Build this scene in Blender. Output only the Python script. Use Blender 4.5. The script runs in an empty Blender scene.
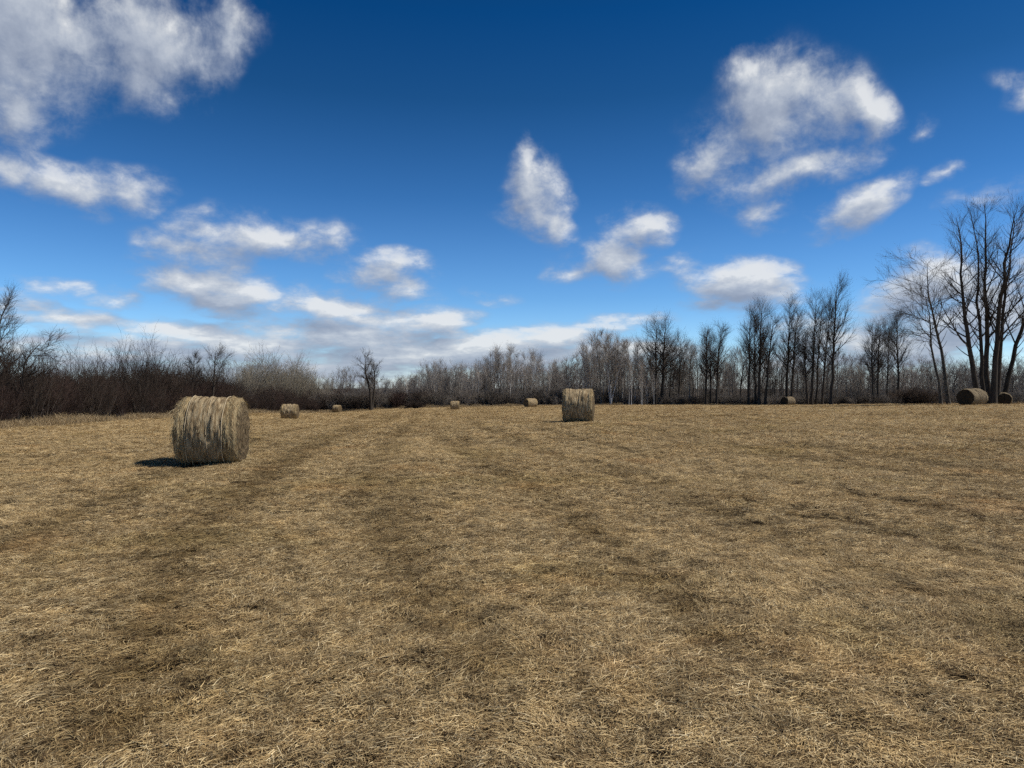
import bpy, math, random
import numpy as np
from mathutils import Vector

R = math.radians
scene = bpy.context.scene
col = scene.collection

# ------------------------------------------------------------------ camera
EYE = 1.6
LENS = 25.0
F = LENS / 36.0 * 1024.0
cam_data = bpy.data.cameras.new("camera")
cam_data.lens = LENS
cam_data.sensor_width = 36.0
cam_data.clip_start = 0.05
cam_data.clip_end = 8000
cam = bpy.data.objects.new("camera", cam_data)
col.objects.link(cam)
cam.location = (0, 0, EYE)
cam.rotation_euler = (R(90), 0, 0)
scene.camera = cam

# ------------------------------------------------------------------ light, exposure
SUN_EL, SUN_AZ = 52.0, 94.0            # azimuth clockwise from +Y (straight ahead)
scene.view_settings.view_transform = 'Standard'
scene.view_settings.look = 'None'
scene.view_settings.exposure = 0.0
scene.view_settings.gamma = 1.0
scene.view_settings.use_curve_mapping = False
SKY_STRENGTH = 0.07
sun_data = bpy.data.lights.new("sun", 'SUN')
sun_data.energy = 4.7
sun_data.angle = R(0.53)
sun_data.color = (1.0, 0.94, 0.84)
sun = bpy.data.objects.new("sun", sun_data)
col.objects.link(sun)
sd = Vector((math.sin(R(SUN_AZ)) * math.cos(R(SUN_EL)), math.cos(R(SUN_AZ)) * math.cos(R(SUN_EL)), math.sin(R(SUN_EL))))
sun.rotation_euler = sd.to_track_quat('Z', 'Y').to_euler()
sun.location = (0, 0, 60)
cy = scene.cycles
cy.max_bounces = 3
cy.sample_clamp_indirect = 4.0
cy.diffuse_bounces = 2
cy.glossy_bounces = 1
cy.transmission_bounces = 1
cy.transparent_max_bounces = 4
cy.use_denoising = False
cy.use_adaptive_sampling = True
cy.adaptive_threshold = 0.02

# ---- sky: Nishita with procedural clouds laid out in azimuth / elevation
def pix_dir(px, py):
    x, z = (px - 512) / F, -(py - 384) / F
    n = math.sqrt(1 + x * x + z * z)
    return math.atan2(x, 1.0), math.asin(z / n)

# (px, py, rx, ry, rot degrees, weight): where each heap of cloud stands, its half width and half height
CLOUDS = [
    (30, 30, 110, 74, -6, 1.15), (150, 44, 96, 58, -10, 1.0), (218, 30, 46, 44, 20, .8), (10, 104, 40, 40, -20, .75), (120, 84, 60, 34, -10, .8),
    (70, 186, 104, 30, -5, 1.0), (140, 194, 46, 24, -8, .8), (8, 168, 48, 30, 0, .85),
    (262, 238, 92, 29, -4, 1.08), (205, 256, 66, 34, 0, .85), (196, 280, 80, 26, -6, .92), (248, 292, 66, 21, 0, .95), (320, 252, 36, 18, -6, .7),
    (316, 306, 92, 27, -4, 1.12), (395, 279, 58, 25, -4, .98), (430, 323, 62, 22, 0, 1.02), (350, 332, 140, 26, -2, 1.0),
    (62, 286, 44, 13, -4, .75), (124, 297, 46, 16, -5, .8), (75, 322, 100, 15, -2, .95), (185, 330, 100, 19, 0, .95), (20, 303, 44, 12, 0, .7),
    (262, 340, 120, 22, 0, 1.0), (480, 345, 120, 20, 0, 1.0), (566, 336, 90, 17, 4, .95), (400, 354, 210, 24, 0, 1.1),
    (616, 323, 54, 13, 2, .75), (540, 360, 180, 20, 0, 1.0), (150, 356, 210, 24, 0, .95), (310, 372, 190, 22, 0, 1.05), (60, 345, 120, 16, 0, .8),
    (534, 192, 44, 46, -20, 1.0), (521, 168, 22, 36, 12, .85), (546, 226, 24, 28, -20, .8),
    (630, 229, 44, 27, 4, 1.05), (602, 263, 60, 29, -2, .98), (572, 274, 36, 15, 0, .75),
    (775, 132, 104, 80, 10, .62), (760, 112, 66, 54, 10, .90), (736, 76, 42, 34, 20, .78), (792, 170, 86, 31, 0, 1.12), (846, 116, 36, 44, 20, .84), (700, 168, 44, 30, 30, .72), (790, 88, 44, 30, -20, .72),
    (868, 207, 74, 21, 17, 1.0), (904, 191, 34, 14, 30, .75), (766, 210, 40, 20, 20, .78),
    (910, 130, 24, 14, 0, .78), (961, 167, 20, 14, 10, .76), (1018, 84, 20, 34, 60, .62), (1016, 194, 50, 22, 14, .85),
    (746, 289, 80, 36, -3, 1.28), (756, 277, 48, 28, -6, 1.05), (720, 304, 62, 18, 0, .85), (906, 290, 62, 36, 8, 1.1), (975, 312, 120, 50, 0, 1.2), (880, 345, 170, 36, 0, 1.05),
    (684, 262, 34, 20, 0, .66), (492, 298, 40, 13, 0, .52), (660, 350, 110, 16, 0, .85), (1060, 260, 90, 50, 0, .95),
]
rc = random.Random(5)
CLOUD_DIRS = []
for (px, py, rx, ry, rot, w) in CLOUDS:
    a, e = pix_dir(px, py)
    k = math.cos(a) / F                                   # near enough for angular size
    CLOUD_DIRS.append((a, e, rx * k * 1.06, ry / F * 1.06, R(rot), w + (.14 if py > 318 else .04)))
for i in range(12):                                       # the same broken cloud outside the picture
    a = rc.choice((-1, 1)) * rc.uniform(0.85, 2.9)
    e = rc.uniform(0.06, 0.75)
    CLOUD_DIRS.append((a, e, rc.uniform(.12, .3), rc.uniform(.03, .1), rc.uniform(-.2, .2), rc.uniform(.9, 1.15)))

class NT:
    def __init__(self, tree):
        self.t = tree
    def n(self, kind, **kw):
        nd = self.t.nodes.new(kind)
        for k, v in kw.items():
            setattr(nd, k, v)
        return nd
    def link(self, a, b):
        self.t.links.new(a, b)
    def put(self, sock, v):
        if isinstance(v, bpy.types.NodeSocket):
            self.link(v, sock)
        else:
            sock.default_value = v
    def math(self, op, a, b=None, c=None, clamp=False):
        nd = self.n('ShaderNodeMath', operation=op, use_clamp=clamp)
        for i, v in enumerate((a, b, c)):
            if v is not None:
                self.put(nd.inputs[i], v)
        return nd.outputs[0]
    def vmath(self, op, a, b=None):
        nd = self.n('ShaderNodeVectorMath', operation=op)
        self.put(nd.inputs[0], a)
        if b is not None:
            self.put(nd.inputs[1], b)
        return nd.outputs[0]
    def noise(self, vec, scale, detail=4, rough=.55, dist=0.0, dims='3D'):
        nd = self.n('ShaderNodeTexNoise', noise_dimensions=dims)
        if vec is not None:
            self.put(nd.inputs['Vector'], vec)
        nd.inputs['Scale'].default_value = scale
        nd.inputs['Detail'].default_value = detail
        nd.inputs['Roughness'].default_value = rough
        nd.inputs['Distortion'].default_value = dist
        return nd.outputs['Fac']
    def ramp(self, fac, stops, interp='LINEAR'):
        nd = self.n('ShaderNodeValToRGB')
        cr = nd.color_ramp
        cr.interpolation = interp
        while len(cr.elements) > 1:
            cr.elements.remove(cr.elements[-1])
        cr.elements[0].position = stops[0][0]
        cr.elements[0].color = (*stops[0][1], 1)
        for p, c in stops[1:]:
            e = cr.elements.new(p)
            e.color = (*c, 1)
        self.put(nd.inputs[0], fac)
        return nd.outputs[0]
    def smooth(self, v, lo, hi, a=0.0, b=1.0):
        nd = self.n('ShaderNodeMapRange', interpolation_type='SMOOTHSTEP')
        self.put(nd.inputs[0], v)
        for i, x in enumerate((lo, hi, a, b)):
            nd.inputs[i + 1].default_value = x
        return nd.outputs[0]
    def mix(self, fac, a, b, blend='MIX'):
        nd = self.n('ShaderNodeMix', data_type='RGBA', blend_type=blend)
        self.put(nd.inputs[0], fac)
        for s, v in ((nd.inputs[6], a), (nd.inputs[7], b)):
            if isinstance(v, tuple) and len(v) == 3:
                v = (*v, 1)
            self.put(s, v)
        return nd.outputs[2]
    def xyz(self, x, y, z):
        nd = self.n('ShaderNodeCombineXYZ')
        for i, v in enumerate((x, y, z)):
            self.put(nd.inputs[i], v)
        return nd.outputs[0]

world = bpy.data.worlds.new("World")
scene.world = world
world.use_nodes = True
wt = NT(world.node_tree)
world.node_tree.nodes.clear()
tc = wt.n('ShaderNodeTexCoord')
sky = wt.n('ShaderNodeTexSky', sky_type='NISHITA')
sky.sun_disc = False
sky.sun_elevation = R(SUN_EL)
sky.sun_rotation = R(SUN_AZ)
sky.altitude = 200
sky.air_density = 1.0
sky.dust_density = 0.3
sky.ozone_density = 3.0
s3 = wt.n('ShaderNodeSeparateXYZ')
wt.link(tc.outputs['Generated'], s3.inputs[0])
wel = wt.math('ARCSINE', s3.outputs[2])
waz = wt.math('ARCTAN2', s3.outputs[0], s3.outputs[1])
# deeper and more saturated going up, then dimmed overhead to cut shadow fill
tint = wt.ramp(wt.math('DIVIDE', wel, R(60)), [(0, (.72, .86, 1.12)), (.045, (.47, .68, .94)), (.113, (.30, .52, .765)), (.242, (.135, .335, .545)), (.363, (.052, .215, .37)), (.46, (.015, .175, .345)), (.6, (.03, .13, .22)), (.8, (.07, .11, .145)), (1, (.07, .10, .13))])
skyc = wt.mix(1.0, sky.outputs[0], tint, 'MULTIPLY')
skyc = wt.vmath('SCALE', skyc)
skyc.node.inputs['Scale'].default_value = 2.5

# cloud: heaps as soft ellipses in azimuth / elevation, eaten into by noise that flattens towards the horizon.
# density is read twice, the second time a little towards the sun, so that the sunward shoulders come out bright.
def cloud_coords(off):
    az, el = wt.math('ADD', waz, off[0]), wt.math('ADD', wel, off[1])
    lel = wt.math('MULTIPLY', wt.math('LOGARITHM', wt.math('MAXIMUM', wt.math('ADD', el, .10), .02), math.e), 0.50)
    nv = wt.xyz(az, lel, 0.0)
    w1 = wt.n('ShaderNodeTexNoise', noise_dimensions='2D')
    wt.link(nv, w1.inputs['Vector'])
    w1.inputs['Scale'].default_value = 6.0
    w1.inputs['Detail'].default_value = 3
    wv = wt.vmath('MULTIPLY', wt.vmath('SUBTRACT', w1.outputs['Color'], (.5, .5, .5)), (.13, .06, 0))
    pv = wt.vmath('ADD', wt.xyz(az, el, 0.0), wv)
    n1 = wt.noise(nv, 9.0, 8, .60, .12, '2D')
    n2 = wt.noise(nv, 30.0, 7, .64, .2, '2D')
    nn = wt.math('ADD', wt.math('MULTIPLY', wt.math('SUBTRACT', n1, .5), 1.5), wt.math('MULTIPLY', wt.math('SUBTRACT', n2, .5), .62))
    return pv, nn
C0 = cloud_coords((0, 0))
C1 = cloud_coords((.014, .024))
def density_group(clouds):
    """node group: warped azimuth/elevation + noise -> cloud density of these heaps"""
    tree = bpy.data.node_groups.new("cloud_heaps", 'ShaderNodeTree')
    tree.interface.new_socket("Vector", in_out='INPUT', socket_type='NodeSocketVector')
    tree.interface.new_socket("Noise", in_out='INPUT', socket_type='NodeSocketFloat')
    tree.interface.new_socket("Density", in_out='OUTPUT', socket_type='NodeSocketFloat')
    g = NT(tree)
    gi, go = g.n('NodeGroupInput'), g.n('NodeGroupOutput')
    acc = None
    for (a, e, rx, ry, rot, w) in clouds:
        mp = g.n('ShaderNodeMapping', vector_type='TEXTURE')
        g.link(gi.outputs[0], mp.inputs[0])
        mp.inputs[1].default_value = (a, e, 0)
        mp.inputs[2].default_value = (0, 0, rot)
        mp.inputs[3].default_value = (rx, ry, 1)
        gr = g.n('ShaderNodeTexGradient', gradient_type='SPHERICAL')
        g.link(mp.outputs[0], gr.inputs[0])
        v = g.math('MULTIPLY', gr.outputs['Fac'], w)
        # heaps that overlap swell one another
        acc = v if acc is None else g.math('ADD', g.math('MULTIPLY_ADD', g.math('MINIMUM', acc, v), -.85, acc), v)
    g.link(g.math('ADD', acc, g.math('MULTIPLY', gi.outputs[1], g.smooth(acc, 0.0, .25))), go.inputs[0])
    return tree
def density(C, tree):
    gn = wt.n('ShaderNodeGroup')
    gn.node_tree = tree
    wt.link(C[0], gn.inputs[0]); wt.link(C[1], gn.inputs[1])
    return gn.outputs[0]
def sky_leaf(clouds):
    """sky and the clouds of one sector; sectors are only there so that each evaluates few clouds"""
    bg = wt.n('ShaderNodeBackground')
    bg.inputs[1].default_value = SKY_STRENGTH
    if clouds:
        tree = density_group(clouds)
        d0, d1 = density(C0, tree), density(C1, tree)
        alpha = wt.math('MULTIPLY', wt.math('POWER', wt.smooth(d0, .03, 1.0), 1.08), .93)
        lit = wt.math('ADD', wt.math('MULTIPLY', wt.math('SUBTRACT', d0, d1), .95), .40)
        lit = wt.math('SUBTRACT', lit, wt.smooth(d0, .6, 1.4, 0, .15), clamp=True)
        lit = wt.math('MULTIPLY', lit, wt.smooth(d0, .1, .7, .75, 1.0))
        cc = wt.ramp(lit, CLOUD_RAMP)
        wt.link(wt.mix(alpha, skyc, cc), bg.inputs[0])
    else:
        wt.link(skyc, bg.inputs[0])
    return bg.outputs[0]
CLOUD_RAMP = [(0, (4.0, 4.7, 6.2)), (.35, (5.3, 6.05, 7.5)), (.62, (7.0, 7.7, 8.9)), (.85, (9.0, 9.5, 10.2)), (1, (11.2, 11.5, 11.8))]
def within(lo, hi):
    return [c for c in CLOUD_DIRS if c[0] - c[2] - .10 < hi and c[0] + c[2] + .10 > lo]
def sectors(lo, hi, depth):
    cs = within(lo, hi)
    if depth == 0 or len(cs) < 4:
        return sky_leaf(cs)
    m = (lo + hi) / 2
    ms = wt.n('ShaderNodeMixShader')
    wt.link(wt.math('GREATER_THAN', waz, m), ms.inputs[0])
    wt.link(sectors(lo, m, depth - 1), ms.inputs[1])
    wt.link(sectors(m, hi, depth - 1), ms.inputs[2])
    return ms.outputs[0]
ms1 = wt.n('ShaderNodeMixShader')          # ahead / to the sides and behind
wt.link(wt.math('GREATER_THAN', wt.math('ABSOLUTE', waz), .80), ms1.inputs[0])
wt.link(sectors(-.80, .80, 3), ms1.inputs[1])
ms2 = wt.n('ShaderNodeMixShader')
wt.link(wt.math('GREATER_THAN', waz, 0.0), ms2.inputs[0])
wt.link(sectors(-3.15, -.80, 1), ms2.inputs[1])
wt.link(sectors(.80, 3.15, 1), ms2.inputs[2])
wt.link(ms2.outputs[0], ms1.inputs[2])
wo = wt.n('ShaderNodeOutputWorld')
wt.link(ms1.outputs[0], wo.inputs[0])

# ------------------------------------------------------------------ numeric helpers
def vnoise(x, y, seed=0):
    x = np.asarray(x, float); y = np.asarray(y, float)
    xi, yi = np.floor(x).astype(np.int64), np.floor(y).astype(np.int64)
    fx, fy = x - xi, y - yi
    fx = fx * fx * (3 - 2 * fx); fy = fy * fy * (3 - 2 * fy)
    def h(a, b):
        n = (a * 374761393 + b * 668265263 + seed * 1442695041) & 0x7fffffff
        n = ((n ^ (n >> 13)) * 1274126177) & 0x7fffffff
        n = (n ^ (n >> 16)) & 0xffff
        return n / 65535.0
    a, b, c, d = h(xi, yi), h(xi + 1, yi), h(xi, yi + 1), h(xi + 1, yi + 1)
    return (a * (1 - fx) + b * fx) * (1 - fy) + (c * (1 - fx) + d * fx) * fy

def fbm(x, y, seed=0, octaves=4):
    s, a, t = 0, .5, 0
    for i in range(octaves):
        s = s + a * vnoise(np.asarray(x) * 2 ** i, np.asarray(y) * 2 ** i, seed + i); t += a; a *= .5
    return s / t

def sstep(v, lo, hi):
    t = np.clip((v - lo) / (hi - lo), 0, 1)
    return t * t * (3 - 2 * t)

# ---- the lie of the land: a thin-plate surface through surveyed points (bearing px, dip py, metres ahead)
SURVEY = [(215, 463, 14.2), (578, 422, 29.5), (291, 420, 62), (337, 413.5, 118), (455, 409.8, 112), (530, 407.5, 114),
          (788, 406, 118), (972, 406, 61), (0, 428, 38), (100, 421, 50), (170, 417, 62), (250, 414, 80), (330, 411.5, 122),
          (390, 408, 124), (640, 405.5, 128), (720, 405, 124), (860, 405, 116), (1024, 406.5, 58), (1060, 408, 50), (940, 405, 75), (620, 415, 45), (800, 413, 50), (420, 425, 45),
          (0, 470, 14), (-60, 440, 28), (1100, 470, 14)]
pts = [((px - 512) / F * d, d, EYE - (py - 384) / F * d) for px, py, d in SURVEY]
pts += [(0, 0, 0), (6, 4, 0), (-6, 4, 0), (0, 8, 0), (8, 10, 0.0), (-20, -20, 0), (20, -20, 0), (0, -30, 0), (50, 0, 0), (-40, 0, -.3),
        (0, 190, -3.2), (-80, 130, -3.4), (100, 130, -2.6), (80, 180, -3), (-60, 190, -3.6), (120, 60, -1.5), (-80, 50, -1.6)]
CP = np.array(pts)
def _U(r2):
    return np.where(r2 > 1e-9, r2 * np.log(np.maximum(r2, 1e-9)), 0)
_n = len(CP)
_K = _U(((CP[:, None, :2] - CP[None, :, :2]) ** 2).sum(-1)) + np.eye(_n) * 120.0
_Pm = np.c_[np.ones(_n), CP[:, :2]]
_A = np.block([[_K, _Pm], [_Pm.T, np.zeros((3, 3))]])
_w = np.linalg.solve(_A, np.r_[CP[:, 2], 0, 0, 0])
def land(x, y):
    x = np.asarray(x, float); y = np.asarray(y, float)
    shp = x.shape
    q = np.c_[x.ravel(), y.ravel()]
    rr = np.hypot(q[:, 0], q[:, 1])
    k = np.minimum(1, 210 / np.maximum(rr, 1e-6))
    qc = q * k[:, None]
    out = np.empty(len(q))
    for i in range(0, len(q), 20000):
        b = qc[i:i + 20000]
        out[i:i + 20000] = _U(((b[:, None] - CP[None, :, :2]) ** 2).sum(-1)) @ _w[:_n] + _w[_n] + b @ _w[_n + 1:]
    t = sstep(rr, 150, 230)
    out = out * (1 - t) + (-3.4) * t
    rr2 = np.hypot(q[:, 0], q[:, 1])
    out = out - 20 * sstep(rr2, 240, 900)
    return out.reshape(shp)

def gpt(px, d):
    """ground point on the bearing of px, d metres ahead"""
    x = (px - 512) / F * d
    return x, d, float(land(np.array([x]), np.array([d]))[0])

def on_ground(px, py):
    ds = np.linspace(2.2, 130, 1500)
    xs = (px - 512) / F * ds
    zs = EYE - (py - 384) / F * ds
    i = np.argmax(land(xs, ds) > zs)
    return xs[i], ds[i]

# wheel tracks and windrow lines across the field
TRACKS = [([(437, 411), (431, 428), (458, 455), (520, 484), (610, 540), (720, 640)], .55, .8),
          [[(466, 412), (480, 428), (530, 450), (590, 463), (656, 479), (766, 510), (857, 531), (1010, 565)], .4, 1.0],
          [[(405, 411), (330, 441), (265, 470), (195, 520), (150, 590), (110, 720)], .7, .8],
          [[(380, 413), (255, 440), (110, 500), (0, 548)], .7, .7],
          [[(560, 420), (700, 440), (880, 470), (1024, 490)], .6, .45],
          [[(420, 412), (395, 450), (410, 520), (400, 600)], .6, .45],
          [[(620, 412), (780, 424), (1024, 445)], .8, .5]]
TR = []
for p, wd, st in TRACKS:
    P2 = np.array([on_ground(*q) for q in p])
    t = np.r_[0, np.cumsum(np.hypot(*np.diff(P2, axis=0).T))]
    tt = np.linspace(0, t[-1], 160)
    sm = np.c_[np.interp(tt, t, P2[:, 0]), np.interp(tt, t, P2[:, 1])]
    for _ in range(30):
        sm[1:-1] = (sm[:-2] + 2 * sm[1:-1] + sm[2:]) / 4
    # a pair of ruts, one under each wheel
    tg_ = np.gradient(sm, axis=0); tg_ /= np.linalg.norm(tg_, axis=1, keepdims=True)
    nrm_ = np.c_[-tg_[:, 1], tg_[:, 0]]
    TR.append((sm, wd, st))
    TR.append((sm + nrm_ * 1.9, wd, st * .8))
def track(x, y):
    x = np.asarray(x, float).ravel(); y = np.asarray(y, float).ravel()
    out = np.zeros(len(x))
    jit = (fbm(x * .9, y * .9, 31) - .5) * .9
    for sm, wd, st in TR:
        for i in range(0, len(x), 20000):
            d2 = ((x[i:i + 20000, None] - sm[None, :, 0]) ** 2 + (y[i:i + 20000, None] - sm[None, :, 1]) ** 2).min(1)
            d = np.sqrt(d2) + jit[i:i + 20000] * .22
            v = st * np.exp(-(d / (wd * .52)) ** 2) * (.8 + .25 * fbm(x[i:i + 20000] * .35, y[i:i + 20000] * .35, 7))
            out[i:i + 20000] = np.maximum(out[i:i + 20000], v * 1.2)
    return np.clip(out, 0, 1)

FIELD = np.array([(-25, 15), (-27, 38), (-31, 80), (-33, 122), (-9, 122), (25, 129), (58, 119), (52, 74), (60, 60), (110, 36), (140, -80), (-70, -80), (-34, 0)], float)
def field_dist(x, y):
    """signed distance to the field's edge, positive inside"""
    x = np.asarray(x, float).ravel(); y = np.asarray(y, float).ravel()
    best = np.full(len(x), 1e9); inside = np.zeros(len(x), bool)
    for i in range(len(FIELD)):
        a, b = FIELD[i], FIELD[(i + 1) % len(FIELD)]
        ab = b - a
        t = np.clip(((x - a[0]) * ab[0] + (y - a[1]) * ab[1]) / (ab @ ab), 0, 1)
        best = np.minimum(best, np.hypot(x - a[0] - t * ab[0], y - a[1] - t * ab[1]))
        cond = (a[1] > y) != (b[1] > y)
        with np.errstate(divide='ignore', invalid='ignore'):
            xi = a[0] + (y - a[1]) / (b[1] - a[1]) * (b[0] - a[0])
        inside ^= cond & (x < xi)
    return np.where(inside, best, -best)

def relief(x, y):
    x = np.asarray(x, float); y = np.asarray(y, float)
    r = np.hypot(x, y)
    near = 1 - sstep(r, 30, 80)
    z = (fbm(x * 2.6, y * 2.6, 3, 4) - .5) * .055 * near + (fbm(x * .5, y * .5, 9, 3) - .5) * .12 * (1 - sstep(r, 70, 150))
    return z

# ------------------------------------------------------------------ mesh helpers
def mesh_np(name, verts, faces, mat=None, smooth=False, attrs=None):
    me = bpy.data.meshes.new(name)
    faces = np.asarray(faces, np.int32)
    k = faces.shape[1]
    me.vertices.add(len(verts))
    me.vertices.foreach_set('co', np.asarray(verts, np.float32).ravel())
    me.loops.add(faces.size)
    me.loops.foreach_set('vertex_index', faces.ravel())
    me.polygons.add(len(faces))
    me.polygons.foreach_set('loop_start', np.arange(0, faces.size, k, dtype=np.int32))
    if attrs:
        for an, av in attrs.items():
            at = me.attributes.new(an, 'FLOAT', 'POINT')
            at.data.foreach_set('value', np.asarray(av, np.float32))
    me.update(calc_edges=True)
    me.validate()
    if smooth:
        me.polygons.foreach_set('use_smooth', np.ones(len(faces), bool))
    if mat:
        me.materials.append(mat)
    return me

def link(name, data, parent=None, loc=None):
    o = bpy.data.objects.new(name, data)
    col.objects.link(o)
    if parent is not None:
        o.parent = parent
    if loc is not None:
        o.location = loc
    return o

def tag(o, label=None, cat=None, group=None, kind=None):
    for k, v in (('label', label), ('category', cat), ('group', group), ('kind', kind)):
        if v:
            o[k] = v
    return o

def thing(name, label, cat, loc, rz=0.0, group=None):
    o = link(name, None, None, loc)
    o.empty_display_size = .3
    o.rotation_euler.z = rz
    return tag(o, label, cat, group)

def dup(root, loc, rz, sc, label, group=None):
    r = root.copy(); col.objects.link(r)
    r.location = loc; r.rotation_euler = (0, 0, rz); r.scale = sc
    r['label'] = label
    if group:
        r['group'] = group
    for ch in list(root.children):
        c = ch.copy(); col.objects.link(c); c.parent = r
        for gc in list(ch.children):
            d = gc.copy(); col.objects.link(d); d.parent = c
    return r

def unit(v):
    return v / np.maximum(np.linalg.norm(v, axis=-1, keepdims=True), 1e-9)

def tubes(P, Rd, sides):
    """P (N,k,3), Rd (N,k) -> verts, quads"""
    N, k, _ = P.shape
    T = np.empty_like(P)
    T[:, 1:-1] = P[:, 2:] - P[:, :-2]; T[:, 0] = P[:, 1] - P[:, 0]; T[:, -1] = P[:, -1] - P[:, -2]
    T = unit(T)
    ref = np.where(np.abs(T[:, :1, 2:3]) > .8, np.array([1., 0, 0]), np.array([0, 0, 1.]))
    ref = np.broadcast_to(ref, T.shape)
    U = unit(np.cross(T, ref)); V = np.cross(T, U)
    a = np.arange(sides) / sides * 2 * np.pi
    ring = U[:, :, None] * np.cos(a)[None, None, :, None] + V[:, :, None] * np.sin(a)[None, None, :, None]
    verts = (P[:, :, None] + ring * Rd[:, :, None, None]).reshape(-1, 3)
    base = (np.arange(N) * k * sides)[:, None, None] + (np.arange(k - 1) * sides)[None, :, None]
    i = np.arange(sides)[None, None, :]; j = (np.arange(sides) + 1) % sides; j = j[None, None, :]
    q = np.stack([base + i, base + j, base + sides + j, base + sides + i], -1).reshape(-1, 4)
    return verts, q

def merge(parts):
    vs, fs, o = [], [], 0
    for v, f in parts:
        vs.append(v); fs.append(f + o); o += len(v)
    return np.concatenate(vs), np.concatenate(fs)

def sample(P, Rd, t):
    """points/radius/tangent on each polyline at t (N,m)"""
    N, k, _ = P.shape
    s = np.clip(t, 0, .9999) * (k - 1)
    i = s.astype(int); f = (s - i)[..., None]
    n = np.arange(N)[:, None]
    a, b = P[n, i], P[n, i + 1]
    return a * (1 - f) + b * f, Rd[n, i] * (1 - f[..., 0]) + Rd[n, i + 1] * f[..., 0], unit(b - a)

def sprout(rng, P, Rd, m, t0, t1, ang, length, k, up, wob, rfac, tip, rmin=0.0):
    """m children on every polyline; length(t) in metres; ang = (lo, hi) degrees away from the parent"""
    N = len(P)
    t = t0 + (t1 - t0) * (np.arange(m)[None] + rng.random((N, m))) / m
    pos, rad, tan = sample(P, Rd, t)
    ref = unit(rng.normal(size=(N, m, 3)))
    side = unit(np.cross(tan, ref))
    a = np.radians(rng.uniform(ang[0], ang[1], (N, m)))[..., None]
    d = unit(tan * np.cos(a) + side * np.sin(a))
    L = (length(t) if callable(length) else length) * rng.uniform(.65, 1.25, (N, m))
    pos = pos.reshape(-1, 3); d = d.reshape(-1, 3); L = L.reshape(-1); rad = rad.reshape(-1)
    out = np.empty((len(pos), k, 3)); out[:, 0] = pos
    for i in range(1, k):
        out[:, i] = out[:, i - 1] + d * (L / (k - 1))[:, None]
        d = unit(d + np.array([0, 0, up]) / (k - 1) + rng.normal(size=d.shape) * wob)
    r0 = np.maximum(np.minimum(rad * rfac[0], rad * rfac[1] + .002), rmin)
    rr = r0[:, None] * (1 - np.linspace(0, 1, k)[None] * (1 - tip))
    return out, rr, t.reshape(-1)

def stem(rng, path, r0, r1, k=14, wob=.02, power=.9):
    path = np.asarray(path, float)
    s = np.r_[0, np.cumsum(np.linalg.norm(np.diff(path, axis=0), axis=1))]; s /= s[-1]
    t = np.linspace(0, 1, k)
    P = np.stack([np.interp(t, s, path[:, i]) for i in range(3)], -1)
    for _ in range(2):
        P[1:-1] = (P[:-2] + 2 * P[1:-1] + P[2:]) / 4
    P[1:-1, :2] += rng.normal(size=(k - 2, 2)) * wob * path[-1, 2]*.15
    rad = r1 + (r0 - r1) * (1 - t) ** power
    rad[0] *= 1.35; rad[1] *= 1.05
    P[0, 2] -= .25
    return P[None], rad[None]

# ------------------------------------------------------------------ materials
def material(name):
    m = bpy.data.materials.new(name)
    m.use_nodes = True
    m.node_tree.nodes.clear()
    t = NT(m.node_tree)
    b = t.n('ShaderNodeBsdfPrincipled')
    b.inputs['Roughness'].default_value = .9
    b.inputs['Specular IOR Level'].default_value = .15
    o = t.n('ShaderNodeOutputMaterial')
    t.link(b.outputs[0], o.inputs[0])
    return m, t, b

def bark(name, dark, pale, scale=6.0, vscale=.25, marks=None):
    m, t, b = material(name)
    tc = t.n('ShaderNodeTexCoord')
    mp = t.n('ShaderNodeMapping'); mp.inputs[3].default_value = (1, 1, vscale)
    t.link(tc.outputs['Object'], mp.inputs[0])
    f = t.noise(mp.outputs[0], scale, 5, .6)
    c = t.ramp(f, [(.3, dark), (.7, pale)])
    if marks:
        mk = t.n('ShaderNodeMapping'); mk.inputs[3].default_value = (1, 1, 2.2)
        t.link(tc.outputs['Object'], mk.inputs[0])
        f2 = t.smooth(t.noise(mk.outputs[0], 2.6, 4, .6), .54, .62)
        c = t.mix(f2, c, marks)
    oi = t.n('ShaderNodeObjectInfo')
    c = t.mix(1.0, c, t.ramp(oi.outputs['Random'], [(0, (.75, .75, .75)), (1, (1.25, 1.22, 1.2))]), 'MULTIPLY')
    t.link(c, b.inputs['Base Color'])
    return m

M_bark = bark('dark_bark', (.026, .021, .017), (.085, .070, .056))
M_twig = bark('grey_twig', (.045, .037, .032), (.10, .084, .07), 1.0, 1)
M_birch = bark('birch_bark', (.34, .33, .31), (.62, .60, .56), 4, .6, (.07, .06, .055))
M_birchtwig = bark('birch_twig', (.20, .178, .16), (.40, .36, .325), 1.0, 1)
M_greybark = bark('grey_bark', (.11, .10, .085), (.26, .24, .21), 4, .4, (.06, .05, .045))
M_crook = bark('crooked_bark', (.045, .040, .035), (.13, .118, .10), 4, .4, (.03, .026, .022))
M_sapling = bark('sapling_bark', (.17, .15, .115), (.33, .29, .225), 1, 1)
M_shrub = bark('shrub_bark', (.028, .021, .017), (.072, .053, .043), 1, 1)
M_shrubred = bark('red_shrub_bark', (.032, .021, .018), (.076, .050, .042), 1, 1)
M_stem = bark('shrub_stem_bark', (.05, .041, .034), (.14, .118, .098), 1, 1)
M_wood = bark('woodland_bark', (.12, .105, .092), (.27, .24, .21), .6, 1)

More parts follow.
